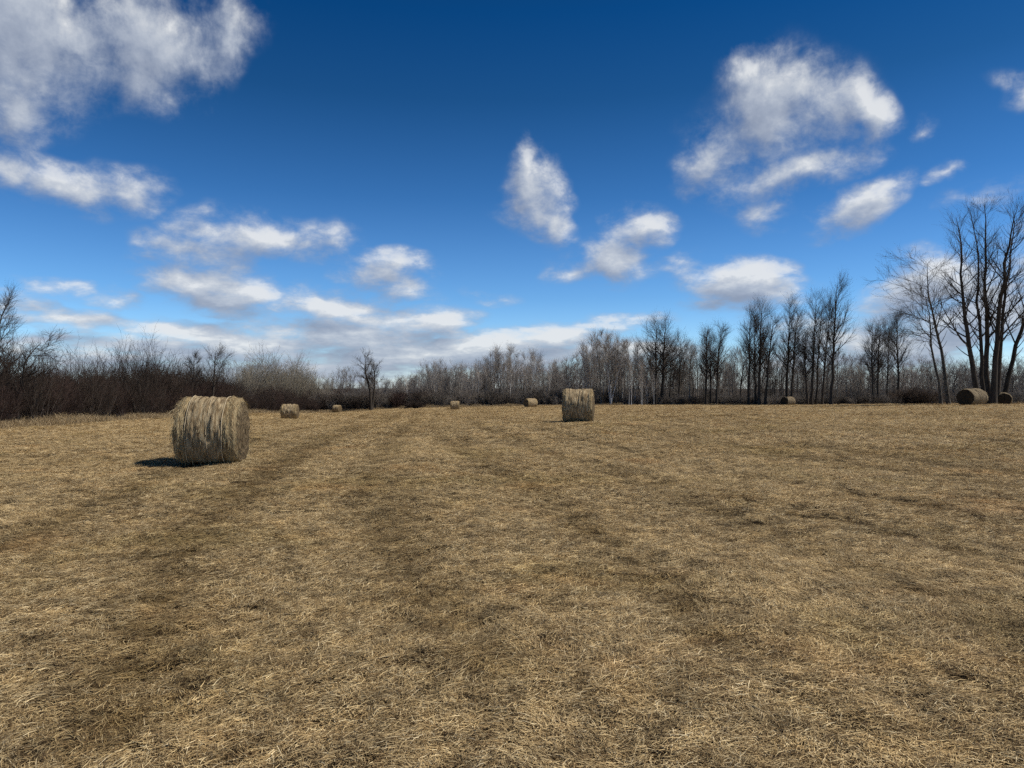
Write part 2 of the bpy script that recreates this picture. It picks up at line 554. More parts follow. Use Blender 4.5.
def field_tone(t, pos):
    """patches of paler and browner straw over the whole field"""
    big = t.noise(pos, .10, 3, .55, .4)
    mid = t.noise(pos, .75, 4, .6, .3)
    sml = t.noise(pos, 4.0, 3, .6)
    c = t.ramp(big, [(.30, (.90, .885, .85)), (.5, (1, 1, 1)), (.72, (1.09, 1.08, 1.05))])
    c = t.mix(1.0, c, t.ramp(mid, [(.25, (.88, .87, .86)), (.45, (.98, .98, .98)), (.62, (1.06, 1.04, 1.0)), (.8, (1.18, 1.12, 1.02))]), 'MULTIPLY')
    red = t.smooth(t.noise(t.vmath('ADD', pos, (31, 17, 0)), .55, 3, .6), .57, .72)
    c = t.mix(red, c, t.mix(1.0, c, (1.02, .93, .85), 'MULTIPLY'))
    grn = t.smooth(t.noise(t.vmath('ADD', pos, (-13, 57, 0)), .33, 3, .6), .52, .70)
    c = t.mix(grn, c, t.mix(1.0, c, (.93, .93, .84), 'MULTIPLY'))
    return t.mix(1.0, c, t.ramp(sml, [(.3, (.54, .53, .52)), (.5, (.95, .94, .92)), (.7, (1.30, 1.28, 1.22))]), 'MULTIPLY')

# straw / dry grass
M_straw, t, b = material('dry_straw')
geo = t.n('ShaderNodeNewGeometry')
flat = t.vmath('MULTIPLY', geo.outputs['Position'], (1, 1, 0))
tone = t.n('ShaderNodeAttribute', attribute_name='tone')
trk = t.n('ShaderNodeAttribute', attribute_name='trk', attribute_type='INSTANCER')
c = t.ramp(tone.outputs['Fac'], [(0, (.09, .056, .027)), (.25, (.28, .188, .088)), (.5, (.515, .380, .198)), (.78, (.70, .545, .302)), (1, (.87, .735, .49))])
c = t.mix(1.0, c, field_tone(t, flat), 'MULTIPLY')
c = t.mix(t.math('MULTIPLY', trk.outputs['Fac'], 1.0, clamp=True), c, t.mix(1.0, c, (.42, .385, .30), 'MULTIPLY'))
t.link(c, b.inputs['Base Color'])
b.inputs['Roughness'].default_value = .75
b.inputs['Specular IOR Level'].default_value = .25

# field soil with thatch
M_field, t, b = material('field_thatch')
geo = t.n('ShaderNodeNewGeometry')
flat = t.vmath('MULTIPLY', geo.outputs['Position'], (1, 1, 0))
trk = t.n('ShaderNodeAttribute', attribute_name='trk')
fld = t.n('ShaderNodeAttribute', attribute_name='inside')
far = t.n('ShaderNodeAttribute', attribute_name='distance_mask')
fine = t.noise(flat, 26, 5, .7, .6)
thatch = t.ramp(fine, [(.25, (.018, .013, .008)), (.45, (.042, .030, .017)), (.62, (.09, .064, .034)), (.8, (.20, .148, .08))])
mott = t.noise(flat, 2.2, 6, .72, .3)
fcol = t.ramp(mott, [(.2, (.22, .157, .081)), (.5, (.345, .257, .137)), (.8, (.465, .358, .20))])
c = t.mix(far.outputs['Fac'], thatch, fcol)
c = t.mix(1.0, c, field_tone(t, flat), 'MULTIPLY')
c = t.mix(t.math('MULTIPLY', trk.outputs['Fac'], 1.0, clamp=True), c, t.mix(1.0, c, (.42, .385, .30), 'MULTIPLY'))
litter = t.ramp(t.noise(flat, 3, 5, .7), [(.3, (.035, .026, .018)), (.7, (.11, .082, .052))])
c = t.mix(fld.outputs['Fac'], litter, c)
t.link(c, b.inputs['Base Color'])
bp = t.n('ShaderNodeBump')
bp.inputs['Strength'].default_value = .9
bp.inputs['Distance'].default_value = .06
t.link(t.noise(flat, 9, 6, .7), bp.inputs['Height'])
t.link(bp.outputs[0], b.inputs['Normal'])

# hay of the bales: streaks that run round the roll (object axis X is the roll's axis)
def hay(name, base, dark, pale, streak):
    m, t, b = material(name)
    tc = t.n('ShaderNodeTexCoord')
    mp = t.n('ShaderNodeMapping'); mp.inputs[3].default_value = (streak, 1.6, 1.6)
    t.link(tc.outputs['Object'], mp.inputs[0])
    oi = t.n('ShaderNodeObjectInfo')
    v = t.vmath('ADD', mp.outputs[0], t.vmath('MULTIPLY', t.xyz(oi.outputs['Random'], oi.outputs['Random'], 0), (40, 17, 0)))
    f = t.noise(v, 2.4, 7, .68, .35)
    c = t.ramp(f, [(.30, dark), (.47, base), (.60, pale), (.8, tuple(min(1, x * 1.25) for x in pale))])
    f2 = t.noise(tc.outputs['Object'], 3.1, 5, .65)
    c = t.mix(1.0, c, t.ramp(f2, [(.25, (.55, .52, .48)), (.55, (1, 1, 1)), (.8, (1.2, 1.16, 1.05))]), 'MULTIPLY')
    t.link(c, b.inputs['Base Color'])
    bp = t.n('ShaderNodeBump'); bp.inputs['Strength'].default_value = .8; bp.inputs['Distance'].default_value = .04
    t.link(t.noise(v, 6, 6, .7), bp.inputs['Height'])
    t.link(bp.outputs[0], b.inputs['Normal'])
    return m
M_hay = hay('bale_hay', (.28, .20, .105), (.060, .034, .015), (.42, .33, .19), 7.0)
M_wrap = hay('bale_weathered_wrap', (.29, .215, .125), (.065, .037, .017), (.46, .37, .235), 10.0)
M_hay_shaded = hay('bale_hay_shaded', (.17, .13, .082), (.04, .027, .015), (.29, .235, .155), 9.0)  # darker copy of the hay: shade on the far-right bales put into the colour
def end_material(name, stops):
    m, t, b = material(name)
    tc = t.n('ShaderNodeTexCoord')
    s = t.n('ShaderNodeSeparateXYZ'); t.link(tc.outputs['Object'], s.inputs[0])
    zc = t.math('SUBTRACT', s.outputs[2], .67)
    rad = t.math('SQRT', t.math('ADD', t.math('POWER', s.outputs[1], 2.0), t.math('POWER', zc, 2.0)))
    ang = t.math('ARCTAN2', s.outputs[1], zc)
    v = t.xyz(t.math('MULTIPLY', rad, 9.0), t.math('MULTIPLY', ang, .9), 0.0)
    f = t.noise(v, 3.0, 6, .65, .3)
    t.link(t.ramp(f, stops), b.inputs['Base Color'])
    bp = t.n('ShaderNodeBump'); bp.inputs['Strength'].default_value = 1; bp.inputs['Distance'].default_value = .05
    t.link(f, bp.inputs['Height']); t.link(bp.outputs[0], b.inputs['Normal'])
    return m
M_end = end_material('bale_end_spiral', [(.3, (.035, .024, .014)), (.5, (.12, .085, .047)), (.72, (.28, .21, .12))])
M_end_shaded = end_material('bale_end_spiral_shaded', [(.3, (.014, .010, .007)), (.5, (.04, .029, .018)), (.72, (.095, .072, .045))])  # end colour darkened to stand in for shade on the far-right bales

M_bstraw, t, b = material('bale_loose_straw')
tone = t.n('ShaderNodeAttribute', attribute_name='tone')
c = t.ramp(tone.outputs['Fac'], [(0, (.10, .07, .036)), (.35, (.25, .19, .105)), (.7, (.44, .35, .20)), (1, (.58, .48, .31))])
t.link(c, b.inputs['Base Color'])

M_twine = bark('twine', (.30, .24, .15), (.55, .46, .32), 9, 1)
M_tall, t, b = material('tall_dry_grass')
tone = t.n('ShaderNodeAttribute', attribute_name='tone')
c = t.ramp(tone.outputs['Fac'], [(0, (.10, .065, .036)), (.5, (.33, .24, .13)), (1, (.55, .44, .28))])
t.link(c, b.inputs['Base Color'])

# ------------------------------------------------------------------ ground
fa = np.linspace(R(-50), R(50), 520)
ba = np.linspace(R(50), R(310), 110)[1:-1]
angs = np.r_[fa, ba]
rads = np.r_[0.4 * (150 / .4) ** (np.linspace(0, 1, 250)), 150 * (4000 / 150.) ** (np.linspace(0, 1, 30)[1:])]
A, RR = np.meshgrid(angs, rads)
gx, gy = RR * np.sin(A), RR * np.cos(A)
gz = land(gx, gy) + relief(gx, gy)
gtr = track(gx, gy).reshape(gx.shape)
gz -= gtr * .035 + .05 * (sstep(RR, 1, 4) * (1 - sstep(RR, 80, 130)) + .15)
fd = field_dist(gx, gy) + ((fbm(gx.ravel() * .3, gy.ravel() * .3, 5) - .5) * 5)
gin = sstep(fd, -1.0, 1.0)
na, nr = len(angs), len(rads)
V = np.c_[gx.ravel(), gy.ravel(), gz.ravel()]
i, j = np.meshgrid(np.arange(nr - 1), np.arange(na), indexing='ij')
jn = (j + 1) % na
Q = np.stack([i * na + j, (i + 1) * na + j, (i + 1) * na + jn, i * na + jn], -1).reshape(-1, 4)[:, ::-1]
ctr = len(V)
V = np.r_[V, [[0, 0, float(land(np.array([0.]), np.array([0.]))[0])]]]
cap = np.array([[ctr, k, (k + 1) % na, (k + 1) % na] for k in range(na)])
att = {'trk': np.r_[gtr.ravel(), 0], 'inside': np.r_[gin, 1], 'distance_mask': np.r_[sstep(RR.ravel(), 16, 48), 0]}
me = mesh_np('field', V, Q, M_field, True, att)
ground = tag(link('field', me), kind='structure')

# ------------------------------------------------------------------ scatter (geometry nodes), for grass and undergrowth
def scatter(name, P, rot, scl, idx, protos, extra=None):
    pc = bpy.data.collections.new(name + '_tufts')
    for k, (pm) in enumerate(protos):
        po = bpy.data.objects.new('tuft_%02d' % k, pm)
        pc.objects.link(po)
    me = bpy.data.meshes.new(name)
    me.vertices.add(len(P))
    me.vertices.foreach_set('co', np.asarray(P, np.float32).ravel())
    for an, ty, av, fld_ in (('rot', 'FLOAT_VECTOR', rot, 'vector'), ('scl', 'FLOAT_VECTOR', scl, 'vector'), ('idx', 'INT', idx, 'value'), ('trk', 'FLOAT', extra if extra is not None else np.zeros(len(P)), 'value')):
        at = me.attributes.new(an, ty, 'POINT')
        at.data.foreach_set(fld_, np.asarray(av, np.int32 if ty == 'INT' else np.float32).ravel())
    me.update()
    o = link(name, me)
    ng = bpy.data.node_groups.new(name + '_scatter', 'GeometryNodeTree')
    ng.interface.new_socket('Geometry', in_out='INPUT', socket_type='NodeSocketGeometry')
    ng.interface.new_socket('Geometry', in_out='OUTPUT', socket_type='NodeSocketGeometry')
    t = NT(ng)
    gi, go = t.n('NodeGroupInput'), t.n('NodeGroupOutput')
    ci = t.n('GeometryNodeCollectionInfo')
    ci.inputs['Collection'].default_value = pc
    ci.inputs['Separate Children'].default_value = True
    ci.inputs['Reset Children'].default_value = True
    ip = t.n('GeometryNodeInstanceOnPoints')
    t.link(gi.outputs[0], ip.inputs['Points'])
    t.link(ci.outputs[0], ip.inputs['Instance'])
    ip.inputs['Pick Instance'].default_value = True
    for an, dt, sock in (('rot', 'FLOAT_VECTOR', 'Rotation'), ('scl', 'FLOAT_VECTOR', 'Scale'), ('idx', 'INT', 'Instance Index')):
        na_ = t.n('GeometryNodeInputNamedAttribute', data_type=dt)
        na_.inputs['Name'].default_value = an
        t.link(na_.outputs['Attribute'], ip.inputs[sock])
    t.link(ip.outputs[0], go.inputs[0])
    md = o.modifiers.new('scatter', 'NODES')
    md.node_group = ng
    return o

def ribbons(P, W, tone, side=None):
    """flat strips along polylines P (N,k,3) with half width W (N,k)"""
    N, k, _ = P.shape
    if side is None:
        tn = unit(P[:, -1] - P[:, 0])
        side = unit(np.cross(tn, np.array([0, 0, 1.])) + 1e-4)
    a = P - side[:, None] * W[..., None]; b = P + side[:, None] * W[..., None]
    v = np.stack([a, b], 2).reshape(-1, 3)
    base = (np.arange(N) * k * 2)[:, None] + (np.arange(k - 1) * 2)[None]
    q = np.stack([base, base + 1, base + 3, base + 2], -1).reshape(-1, 4)
    return v, q, np.repeat(tone, k * 2)

def straw_patch(seed):
    rng = np.random.default_rng(seed)
    N = 380
    r = .17 * np.sqrt(rng.random(N)); th = rng.random(N) * 2 * np.pi
    c = np.c_[r * np.cos(th), r * np.sin(th), np.zeros(N)]
    # clumps: blades of one clump share a lean and a tone
    nc = 9
    cc = rng.uniform(-.17, .17, (nc, 2)); own = np.argmin(((c[:, None, :2] - cc[None]) ** 2).sum(-1), 1)
    cdir = rng.normal(0, .9, nc); ctone = rng.normal(0, .11, nc)
    a = cdir[own] + rng.normal(0, .65, N)
    L = rng.gamma(4, .0105, N).clip(.012, .11)
    stand = rng.random(N) < .16
    pit = np.where(stand, rng.uniform(.5, 1.3, N), rng.uniform(-.02, .27, N))
    L = np.where(stand, L * .55, L)
    d = np.c_[np.cos(a) * np.cos(pit), np.sin(a) * np.cos(pit), np.sin(pit)]
    z0 = np.where(stand, 0, rng.uniform(0, .022, N))
    bend = np.c_[-np.sin(a), np.cos(a), np.zeros(N)] * (rng.normal(0, .06, N) * L)[:, None]
    p0 = c + np.c_[np.zeros((N, 2)), z0]
    p1 = p0 + d * (L * .5)[:, None] + bend
    p2 = p0 + d * L[:, None] - np.c_[np.zeros((N, 2)), np.where(stand, L * .1, L * rng.uniform(0, .14, N))]
    p2[:, 2] = np.maximum(p2[:, 2], -.01)
    P = np.stack([p0, p1, p2], 1)
    w = rng.uniform(.0006, .0015, N)
    W = np.stack([w, w, w * .35], 1)
    tone = np.clip(rng.normal(.47, .27, N) + ctone[own], 0, 1)
    roll = unit(np.c_[-np.sin(a), np.cos(a), rng.normal(0, .45, N)])
    v, q, tn = ribbons(P, W, tone, roll)
    return mesh_np('straw_patch', v, q, M_straw, False, {'tone': tn})

rng = np.random.default_rng(11)
PX, PY, PS = [], [], []
def ring_of_patches(r0, r1, sp, half, scl):
    # one tuft to each cell of a square lattice, shifted inside its cell: even cover without rows or holes
    k = int(r1 / sp) + 1
    u, v = np.meshgrid(np.arange(-k, k + 1), np.arange(-k, k + 1))
    u = (u.ravel() + rng.uniform(-.55, .55, u.size)) * sp; v = (v.ravel() + rng.uniform(-.55, .55, v.size)) * sp
    c_, s_ = math.cos(.5), math.sin(.5)
    u, v = u * c_ - v * s_, u * s_ + v * c_
    r, a = np.hypot(u, v), np.arctan2(u, v)
    ok = (r >= r0) & (r < r1) & (np.abs(a) < half)
    r, a = r[ok], a[ok]; n = len(r)
    PX.append(r * np.sin(a)); PY.append(r * np.cos(a)); PS.append(np.full(n, scl))
ring_of_patches(0.0, 9, .130, R(60), 1.0)
ring_of_patches(9, 20, .170, R(52), 1.2)
ring_of_patches(20, 36, .27, R(46), 1.8)
ring_of_patches(36, 64, .50, R(42), 2.7)
ring_of_patches(64, 132, 1.0, R(40), 3.8)
x, y, s = map(np.concatenate, (PX, PY, PS))
keep = (field_dist(x, y) > -1.5)
# tufts are sparse here and there and missing in small holes, never over a wide patch
bare = fbm(x * 9.0, y * 9.0, 21, 2)
keep &= ~((bare < .34) & (rng.random(len(x)) < .15) & (np.hypot(x, y) < 22))
tk = track(x, y)
keep &= rng.random(len(x)) > tk * .2
x, y, s, tk = x[keep], y[keep], s[keep], tk[keep]
z = land(x, y) + relief(x, y) - tk * .035
comb = (fbm(x * .35, y * .35, 77, 3) - .5) * 9 + rng.normal(0, .7, len(x))
# every tuft lies on the slope of the ground under it
e_ = .06
def _h(xx, yy):
    return land(xx, yy) + relief(xx, yy)
n_ = unit(np.c_[-(_h(x + e_, y) - _h(x - e_, y)) / (2 * e_), -(_h(x, y + e_) - _h(x, y - e_)) / (2 * e_), np.ones(len(x))])
mx = n_[:, 0] * np.cos(comb) + n_[:, 1] * np.sin(comb)
my = -n_[:, 0] * np.sin(comb) + n_[:, 1] * np.cos(comb)
rot = np.c_[-np.arcsin(np.clip(my, -1, 1)) + rng.normal(0, .05, len(x)), np.arctan2(mx, n_[:, 2]) + rng.normal(0, .05, len(x)), comb]
sc = np.c_[s, s, s * rng.uniform(.7, 1.5, len(x)) * (1 - tk * .4)]
straw = scatter('mown_straw', np.c_[x, y, z], rot, sc, rng.integers(0, 8, len(x)), [straw_patch(100 + k) for k in range(8)], tk)
tag(straw, 'matted dry straw and stubble covering the mown field', 'dry grass', kind='stuff')

# tall dry grass along the field's edges
def tall_tuft(seed):
    rng = np.random.default_rng(seed)
    N = 150
    c = np.c_[rng.normal(0, .38, (N, 2)), np.zeros(N)]
    a = rng.random(N) * 6.283; lean = rng.uniform(.05, .7, N)
    L = rng.uniform(.2, .8, N)
    d = np.c_[np.cos(a) * np.sin(lean), np.sin(a) * np.sin(lean), np.cos(lean)]
    p1 = c + d * (L * .55)[:, None]
    p2 = c + d * L[:, None] + np.c_[np.cos(a) * L * .3, np.sin(a) * L * .3, -L * .15]
    w = rng.uniform(.004, .009, N)
    tone = np.clip(rng.normal(.5, .25, N), 0, 1)
    roll = unit(np.c_[rng.normal(size=(N, 2)), np.zeros(N)])
    v, q, tn = ribbons(np.stack([c, p1, p2], 1), np.stack([w, w, w * .4], 1), tone, roll)
    return mesh_np('grass_tuft', v, q, M_tall, False, {'tone': tn})

def along(poly, step, spread, rng):
    poly = np.asarray(poly, float)
    s = np.r_[0, np.cumsum(np.hypot(*np.diff(poly, axis=0).T))]
    n = max(2, int(s[-1] / step))
    t = rng.random(n) * s[-1]
    return np.interp(t, s, poly[:, 0]) + rng.normal(0, spread, n), np.interp(t, s, poly[:, 1]) + rng.normal(0, spread, n)

HEDGE = [(-22, 8), (-26, 30), (-28.2, 42), (-30, 60), (-31.5, 84), (-33, 112), (-31, 126)]
FAR = [(-33, 123), (-9, 123.5), (8, 126), (25, 130.5), (42, 126), (58, 120.5)]
RIGHT = [(58, 120), (53, 95), (50, 74), (58, 62), (80, 49), (110, 36)]
rng = np.random.default_rng(12)
xs, ys = [], []
for poly, st, sp in ((HEDGE, .10, .75), (FAR, .12, .9), (RIGHT, .14, .9)):
    a_, b_ = along(poly, st, sp, rng); xs.append(a_); ys.append(b_)
x, y = np.concatenate(xs), np.concatenate(ys)
n = len(x)
sc = rng.uniform(.4, 1.1, n) * np.where(y > 115, .8, 1) * np.where(x > 20, .6, 1) * (.35 + 1.1 * fbm(x * .35, y * .35, 91, 3))
tg = scatter('tall_dry_grass', np.c_[x, y, land(x, y)], np.c_[np.zeros((n, 2)), rng.random(n) * 6.28], np.c_[sc, sc, sc], rng.integers(0, 4, n), [tall_tuft(200 + k) for k in range(4)])
tag(tg, 'unmown tall tan grass fringing the field along hedge and wood', 'dry grass', kind='stuff')

# ------------------------------------------------------------------ bare trees
def tree_meshes(seed, stems, crown0, nl, limb_len, limb_ang, up, nb, nt, name, mt, mc, wob=.10, twig_len=.55, twig_r=.007, br_len=.42, taper=True):
    """stems: list of (path, base radius). limbs from crown0 upwards; nb branches a limb, nt twigs a branch"""
    rng = np.random.default_rng(seed)
    thick, fine = [], []
    for path, r0 in stems:
        H = np.asarray(path)[-1][2]
        P, Rd = stem(rng, path, r0, .015)
        thick.append(tubes(P, Rd, 8))
        LL = limb_len * H
        prof = (lambda t: LL * (1.08 - .90 * ((t - crown0) / (1 - crown0)) ** 1.1)) if taper else (lambda t: LL * (.75 + .25 * np.sin(3.0 * t)))
        L1, R1, t1 = sprout(rng, P, Rd, nl, crown0, .985, limb_ang, prof, 7, up, wob, (.42, .42), .22, .016)
        thick.append(tubes(L1, R1, 5))
        m1 = np.median(np.linalg.norm(L1[:, -1] - L1[:, 0], axis=1))
        tw = (15, 42) if taper else (18, 55)
        L2, R2, _ = sprout(rng, L1, R1, nb, .18, 1.0, tw, br_len * m1, 5, up * .6, wob * .8, (.6, .6), .35, .010)
        fine.append(tubes(L2, R2, 4))
        L3, R3, _ = sprout(rng, L2, R2, nt, .10, 1.0, (14, 42), twig_len, 4, up * .4, .05, (.7, .7), .4, twig_r)
        fine.append(tubes(L3, R3, 3))
        # twigs straight on the limbs and on the leader
        L4, R4, _ = sprout(rng, L1, R1, nb, .3, 1.0, (18, 45), twig_len * 1.4, 4, up * .4, .06, (.5, .5), .4, twig_r)
        fine.append(tubes(L4, R4, 3))
        L5, R5, _ = sprout(rng, P, Rd, nl * 2, crown0 * .8, .99, (22, 50), twig_len * 2.0, 4, up, .06, (.3, .3), .4, twig_r)
        fine.append(tubes(L5, R5, 3))
    v, q = merge(thick); tm = mesh_np(name + '_trunk', v, q, mt, True)
    v, q = merge(fine); cm = mesh_np(name + '_crown', v, q, mc, False)
    return tm, cm

def plant(name, label, cat, loc, tm, cm, rz=0.0, group=None):
    o = thing(name, label, cat, loc, rz, group)
    link('trunk', tm, o)
    link('crown', cm, o)
    return o

def px_path(base, pts, d):
    """a stem's path relative to its foot, from where its bends show against the sky at distance d"""
    x0, _, z0 = gpt(base, d)
    out = [(0, 0, 0)]
    for k, (px, py) in enumerate(pts):
        out.append(((px - 512) / F * d - x0, (0.15 if k % 2 else -.1) * k, EYE - (py - 384) / F * d - z0))
    return out, (x0, d, z0)

# --- the big group at the right edge of the field
D = 66.0
BIG = [
    (979, [(969, 345), (962, 290), (961, 240), (959, 216)], .30, 'leftmost trunk of the tall right group, a bare tree bowed to the left'),
    (983, [(981, 350), (979, 290), (976, 240), (974, 214)], .23, 'slim bare tree, second trunk from the left in the tall group behind the right bale'),
    (988, [(987, 350), (986, 290), (986, 240), (987, 202)], .31, 'straight upright bare tree in the middle of the tall group behind the right bale'),
    (993, [(997, 350), (1003, 290), (1008, 240), (1022, 203)], .33, 'thick bare tree leaning right, beside the straight trunk of the tall right group'),
    (998, [(1000, 350), (1006, 290), (1013, 240), (1016, 208)], .24, 'bare tree pressed close against the thick leaning trunk of the right group'),
    (1001, [(1013, 355), (1024, 324), (1040, 270), (1056, 212)], .27, 'bare tree slanting most steeply out of the picture at the right edge'),
]
for k, (b0, pp, r0, lab) in enumerate(BIG):
    path, loc = px_path(b0, pp, D + (k % 3) * .7)
    tm, cm = tree_meshes(300 + k, [(path, r0 * .86)], .30, 17, .23, (34, 58), .75, 7, 4, 'tall_tree', M_bark, M_twig, .09, .8, .0055, .46)
    plant('bare_tree', lab, 'tree', loc, tm, cm, 0, 'tall trees behind the right bale')

# crooked pale-barked pair left of them
path1, loc = px_path(941, [(938, 375), (932, 350), (929, 322), (928, 296)], 72)
tm, cm = tree_meshes(320, [(path1, .16)], .5, 14, .34, (35, 70), .25, 9, 9, 'crooked_tree', M_crook, M_twig, .2, .7, .006, .5, False)
plant('crooked_tree', 'crooked thin grey tree forking beside the bale, left of the taller crooked one', 'tree', loc, tm, cm, 0, 'crooked trees left of the right bale')
path2, loc = px_path(949, [(944, 365), (939, 340), (932, 312), (928, 290), (925, 264)], 71)
tm, cm = tree_meshes(321, [(path2, .2)], .45, 18, .36, (35, 72), .2, 10, 9, 'crooked_tree', M_crook, M_twig, .2, .75, .006, .5, False)
plant('crooked_tree', 'taller crooked grey-barked tree with a wide fine crown, just left of the right bale', 'tree', loc, tm, cm, 0, 'crooked trees left of the right bale')

# --- row of dark straight trees along the far right edge
ROW = [
    # base px, top px, top py, distance, radius, label
    (655.4, 657, 314, 132, .30, 'broad bare tree at the left end of the dark row, left of its twin trunk'),
    (661.5, 666, 313, 133, .34, 'thick dark tree with a fan crown, right one of the twin trunks starting the row'),
    (670, 671, 343, 136, .16, 'thin short tree just right of the twin fan-crowned trees'),
    (679, 681, 330, 138, .20, 'slim lone tree between the fan-crowned twins and the next trio'),
    (706, 707, 322, 128, .24, 'left dark trunk of the trio left of the cumulus cloud'),
    (711, 710, 330, 129, .22, 'middle dark trunk of the trio left of the cumulus cloud'),
    (716, 721, 319, 128, .24, 'right dark trunk of the trio, tilting slightly right'),
    (748.7, 751, 302, 122, .24, 'leftmost trunk of the tight clump left of the far round bale'),
    (755.5, 754, 309, 123, .22, 'second slim trunk of the tight clump under the cumulus cloud'),
    (759, 762, 296, 122, .30, 'tallest trunk of the tight clump left of the far round bale'),
    (765, 773, 311, 121, .24, 'right-leaning trunk at the right side of the tight clump'),
    (786.5, 790, 293, 124, .28, 'tall dark tree standing directly behind the far round bale'),
    (791, 798, 304, 124, .24, 'right-tilting tree just right of the one behind the far bale'),
    (807.5, 803, 327, 121, .22, 'short tree leaning left at the right of the far round bale'),
    (811.5, 816, 290, 120, .28, 'tall dark trunk at the heart of the fan right of the far bale'),
    (816, 822, 299, 122, .18, 'thin trunk just right of the tall one in the fan of trees'),
    (822, 830, 299, 120, .22, 'right-leaning trunk between the fan and the tallest lone tree'),
    (831, 837, 275, 116, .30, 'tallest tree of the dark row, with long branches sweeping right'),
    (873, 872, 320, 112, .22, 'left trunk of the thin pair in the gap right of the tallest tree'),
    (877, 880, 315, 112, .22, 'right trunk of the thin pair in the gap right of the tallest tree'),
    (887, 889, 321, 114, .14, 'very thin pole of a tree left of the slim fuzzy-crowned tree'),
    (899, 897, 306, 108, .22, 'slim fuzzy-crowned tree midway between the thin pair and crooked trees'),
]
for k, (bx, tx, ty, d, r0, lab) in enumerate(ROW):
    ty += 9
    path, loc = px_path(bx, [((bx * 2 + tx) / 3, 403 - (403 - ty) * .36), ((bx + tx * 2) / 3 + (k % 3 - 1) * .6, 403 - (403 - ty) * .7), (tx, ty)], d)
    wide = .36 if k < 4 else .25
    if k == 17: wide = .32
    ang = (40, 68) if k < 4 else (32, 58)
    c0 = .33 if k < 4 else .36
    tm, cm = tree_meshes(340 + k, [(path, r0)], c0, 28, wide, ang, .75, 7, 4, 'row_tree', M_bark, M_twig, .06, 1.3, .0075, .5)
    plant('bare_tree', lab, 'tree', loc, tm, cm, 0, 'dark bare trees along the far right edge')

# --- lone oak left of centre
p1, loc = px_path(371, [(370.5, 394), (369, 384), (365, 372), (365, 357)], 121)
p2 = [(0.15, .1, .2), (.5, .2, 3), (.6, .2, 5.4), (.5, .1, 7.8)]
tm, cm = tree_meshes(380, [(p1, .30), (p2, .22)], .44, 13, .27, (35, 66), .4, 8, 6, 'oak', M_bark, M_twig, .2, .6, .009, .45, False)
plant('oak_tree', 'lone spreading dark oak standing clear against the sky left of centre', 'tree', loc, tm, cm)

# --- left edge trees over the hedge
p1, loc = px_path(-6, [(-6, 380), (-3, 345), (0, 322), (5, 298)], 43)
tm, cm = tree_meshes(385, [(p1, .12)], .3, 16, .30, (25, 50), .6, 9, 8, 'edge_tree', M_bark, M_twig, .1, .5, .0045)
plant('bare_tree', 'tall upswept bare tree cut off by the left edge of the picture', 'tree', loc, tm, cm)
p1, loc = px_path(18, [(17, 397), (21, 380), (26, 362), (36, 342)], 41)
tm, cm = tree_meshes(386, [(p1, .09)], .45, 12, .36, (40, 85), .1, 9, 8, 'edge_tree', M_bark, M_shrub, .22, .4, .005, .5, False)
plant('crooked_tree', 'low crooked tree with spreading dark branches above the left end of the hedge', 'tree', loc, tm, cm)
p1, loc = px_path(212, [(213, 390), (214, 374), (216, 353)], 74)
tm, cm = tree_meshes(387, [(p1, .16)], .42, 14, .30, (40, 70), .5, 9, 8, 'edge_tree', M_bark, M_twig, .16, .5, .006, .45, False)
plant('bare_tree', 'small round-crowned tree rising from the hedge above the nearest bale', 'tree', loc, tm, cm)
p1, loc = px_path(192, [(192, 390), (193, 374), (195, 356)], 70)
tm, cm = tree_meshes(388, [(p1, .10)], .4, 12, .22, (30, 60), .6, 8, 8, 'edge_tree', M_bark, M_twig, .16, .5, .006, .45)
plant('bare_tree', 'spindly tree in the hedge left of the small round-crowned one', 'tree', loc, tm, cm)

# --- hedge shrubs on the left
def shrub_meshes(seed, H, ns, spread, mt, twig_r=.006, nb=9, nt=6):
    rng = np.random.default_rng(seed)
    N = ns
    foot = np.c_[rng.normal(0, .35, (N, 2)), np.zeros(N)]
    a = rng.random(N) * 6.283; lean = rng.uniform(0, spread, N)
    d = np.c_[np.cos(a) * np.sin(lean), np.sin(a) * np.sin(lean), np.cos(lean)]
    L = H * rng.uniform(.55, 1.05, N)
    k = 8
    P = np.empty((N, k, 3)); P[:, 0] = foot - np.array([0, 0, .1])
    for i in range(1, k):
        P[:, i] = P[:, i - 1] + d * (L / (k - 1))[:, None]
        d = unit(d + rng.normal(size=d.shape) * .07 + np.array([0, 0, .04]))
    r = rng.uniform(.014, .032, N)[:, None] * (1 - .75 * np.linspace(0, 1, k)[None])
    st = tubes(P, r, 5)
    L2, R2, _ = sprout(rng, P, r, nb, .08, 1, (18, 48), .30 * H, 5, .35, .09, (.6, .6), .4, .008)
    L3, R3, _ = sprout(rng, L2, R2, nt, .10, 1, (16, 48), .6, 4, .3, .07, (.7, .7), .5, twig_r)
    v, q = st; tm = mesh_np('shrub_stems', v, q, M_stem if mt in (M_shrub, M_shrubred) else mt, True)
    v, q = merge([tubes(L2, R2, 4), tubes(L3, R3, 3)]); cm = mesh_np('shrub_twigs', v, q, mt, False)
    return tm, cm
SH = [shrub_meshes(400, 3.4, 16, .6, M_shrub), shrub_meshes(401, 3.0, 18, .7, M_shrubred), shrub_meshes(402, 3.8, 14, .5, M_shrub),
      shrub_meshes(403, 2.7, 20, .75, M_shrubred), shrub_meshes(404, 5.2, 12, .32, M_shrub), shrub_meshes(405, 5.8, 10, .28, M_shrub)]
SAP = [shrub_meshes(410, 7.0, 12, .22, M_sapling, .009, 12, 6), shrub_meshes(411, 6.0, 14, .25, M_sapling, .009, 12, 6)]

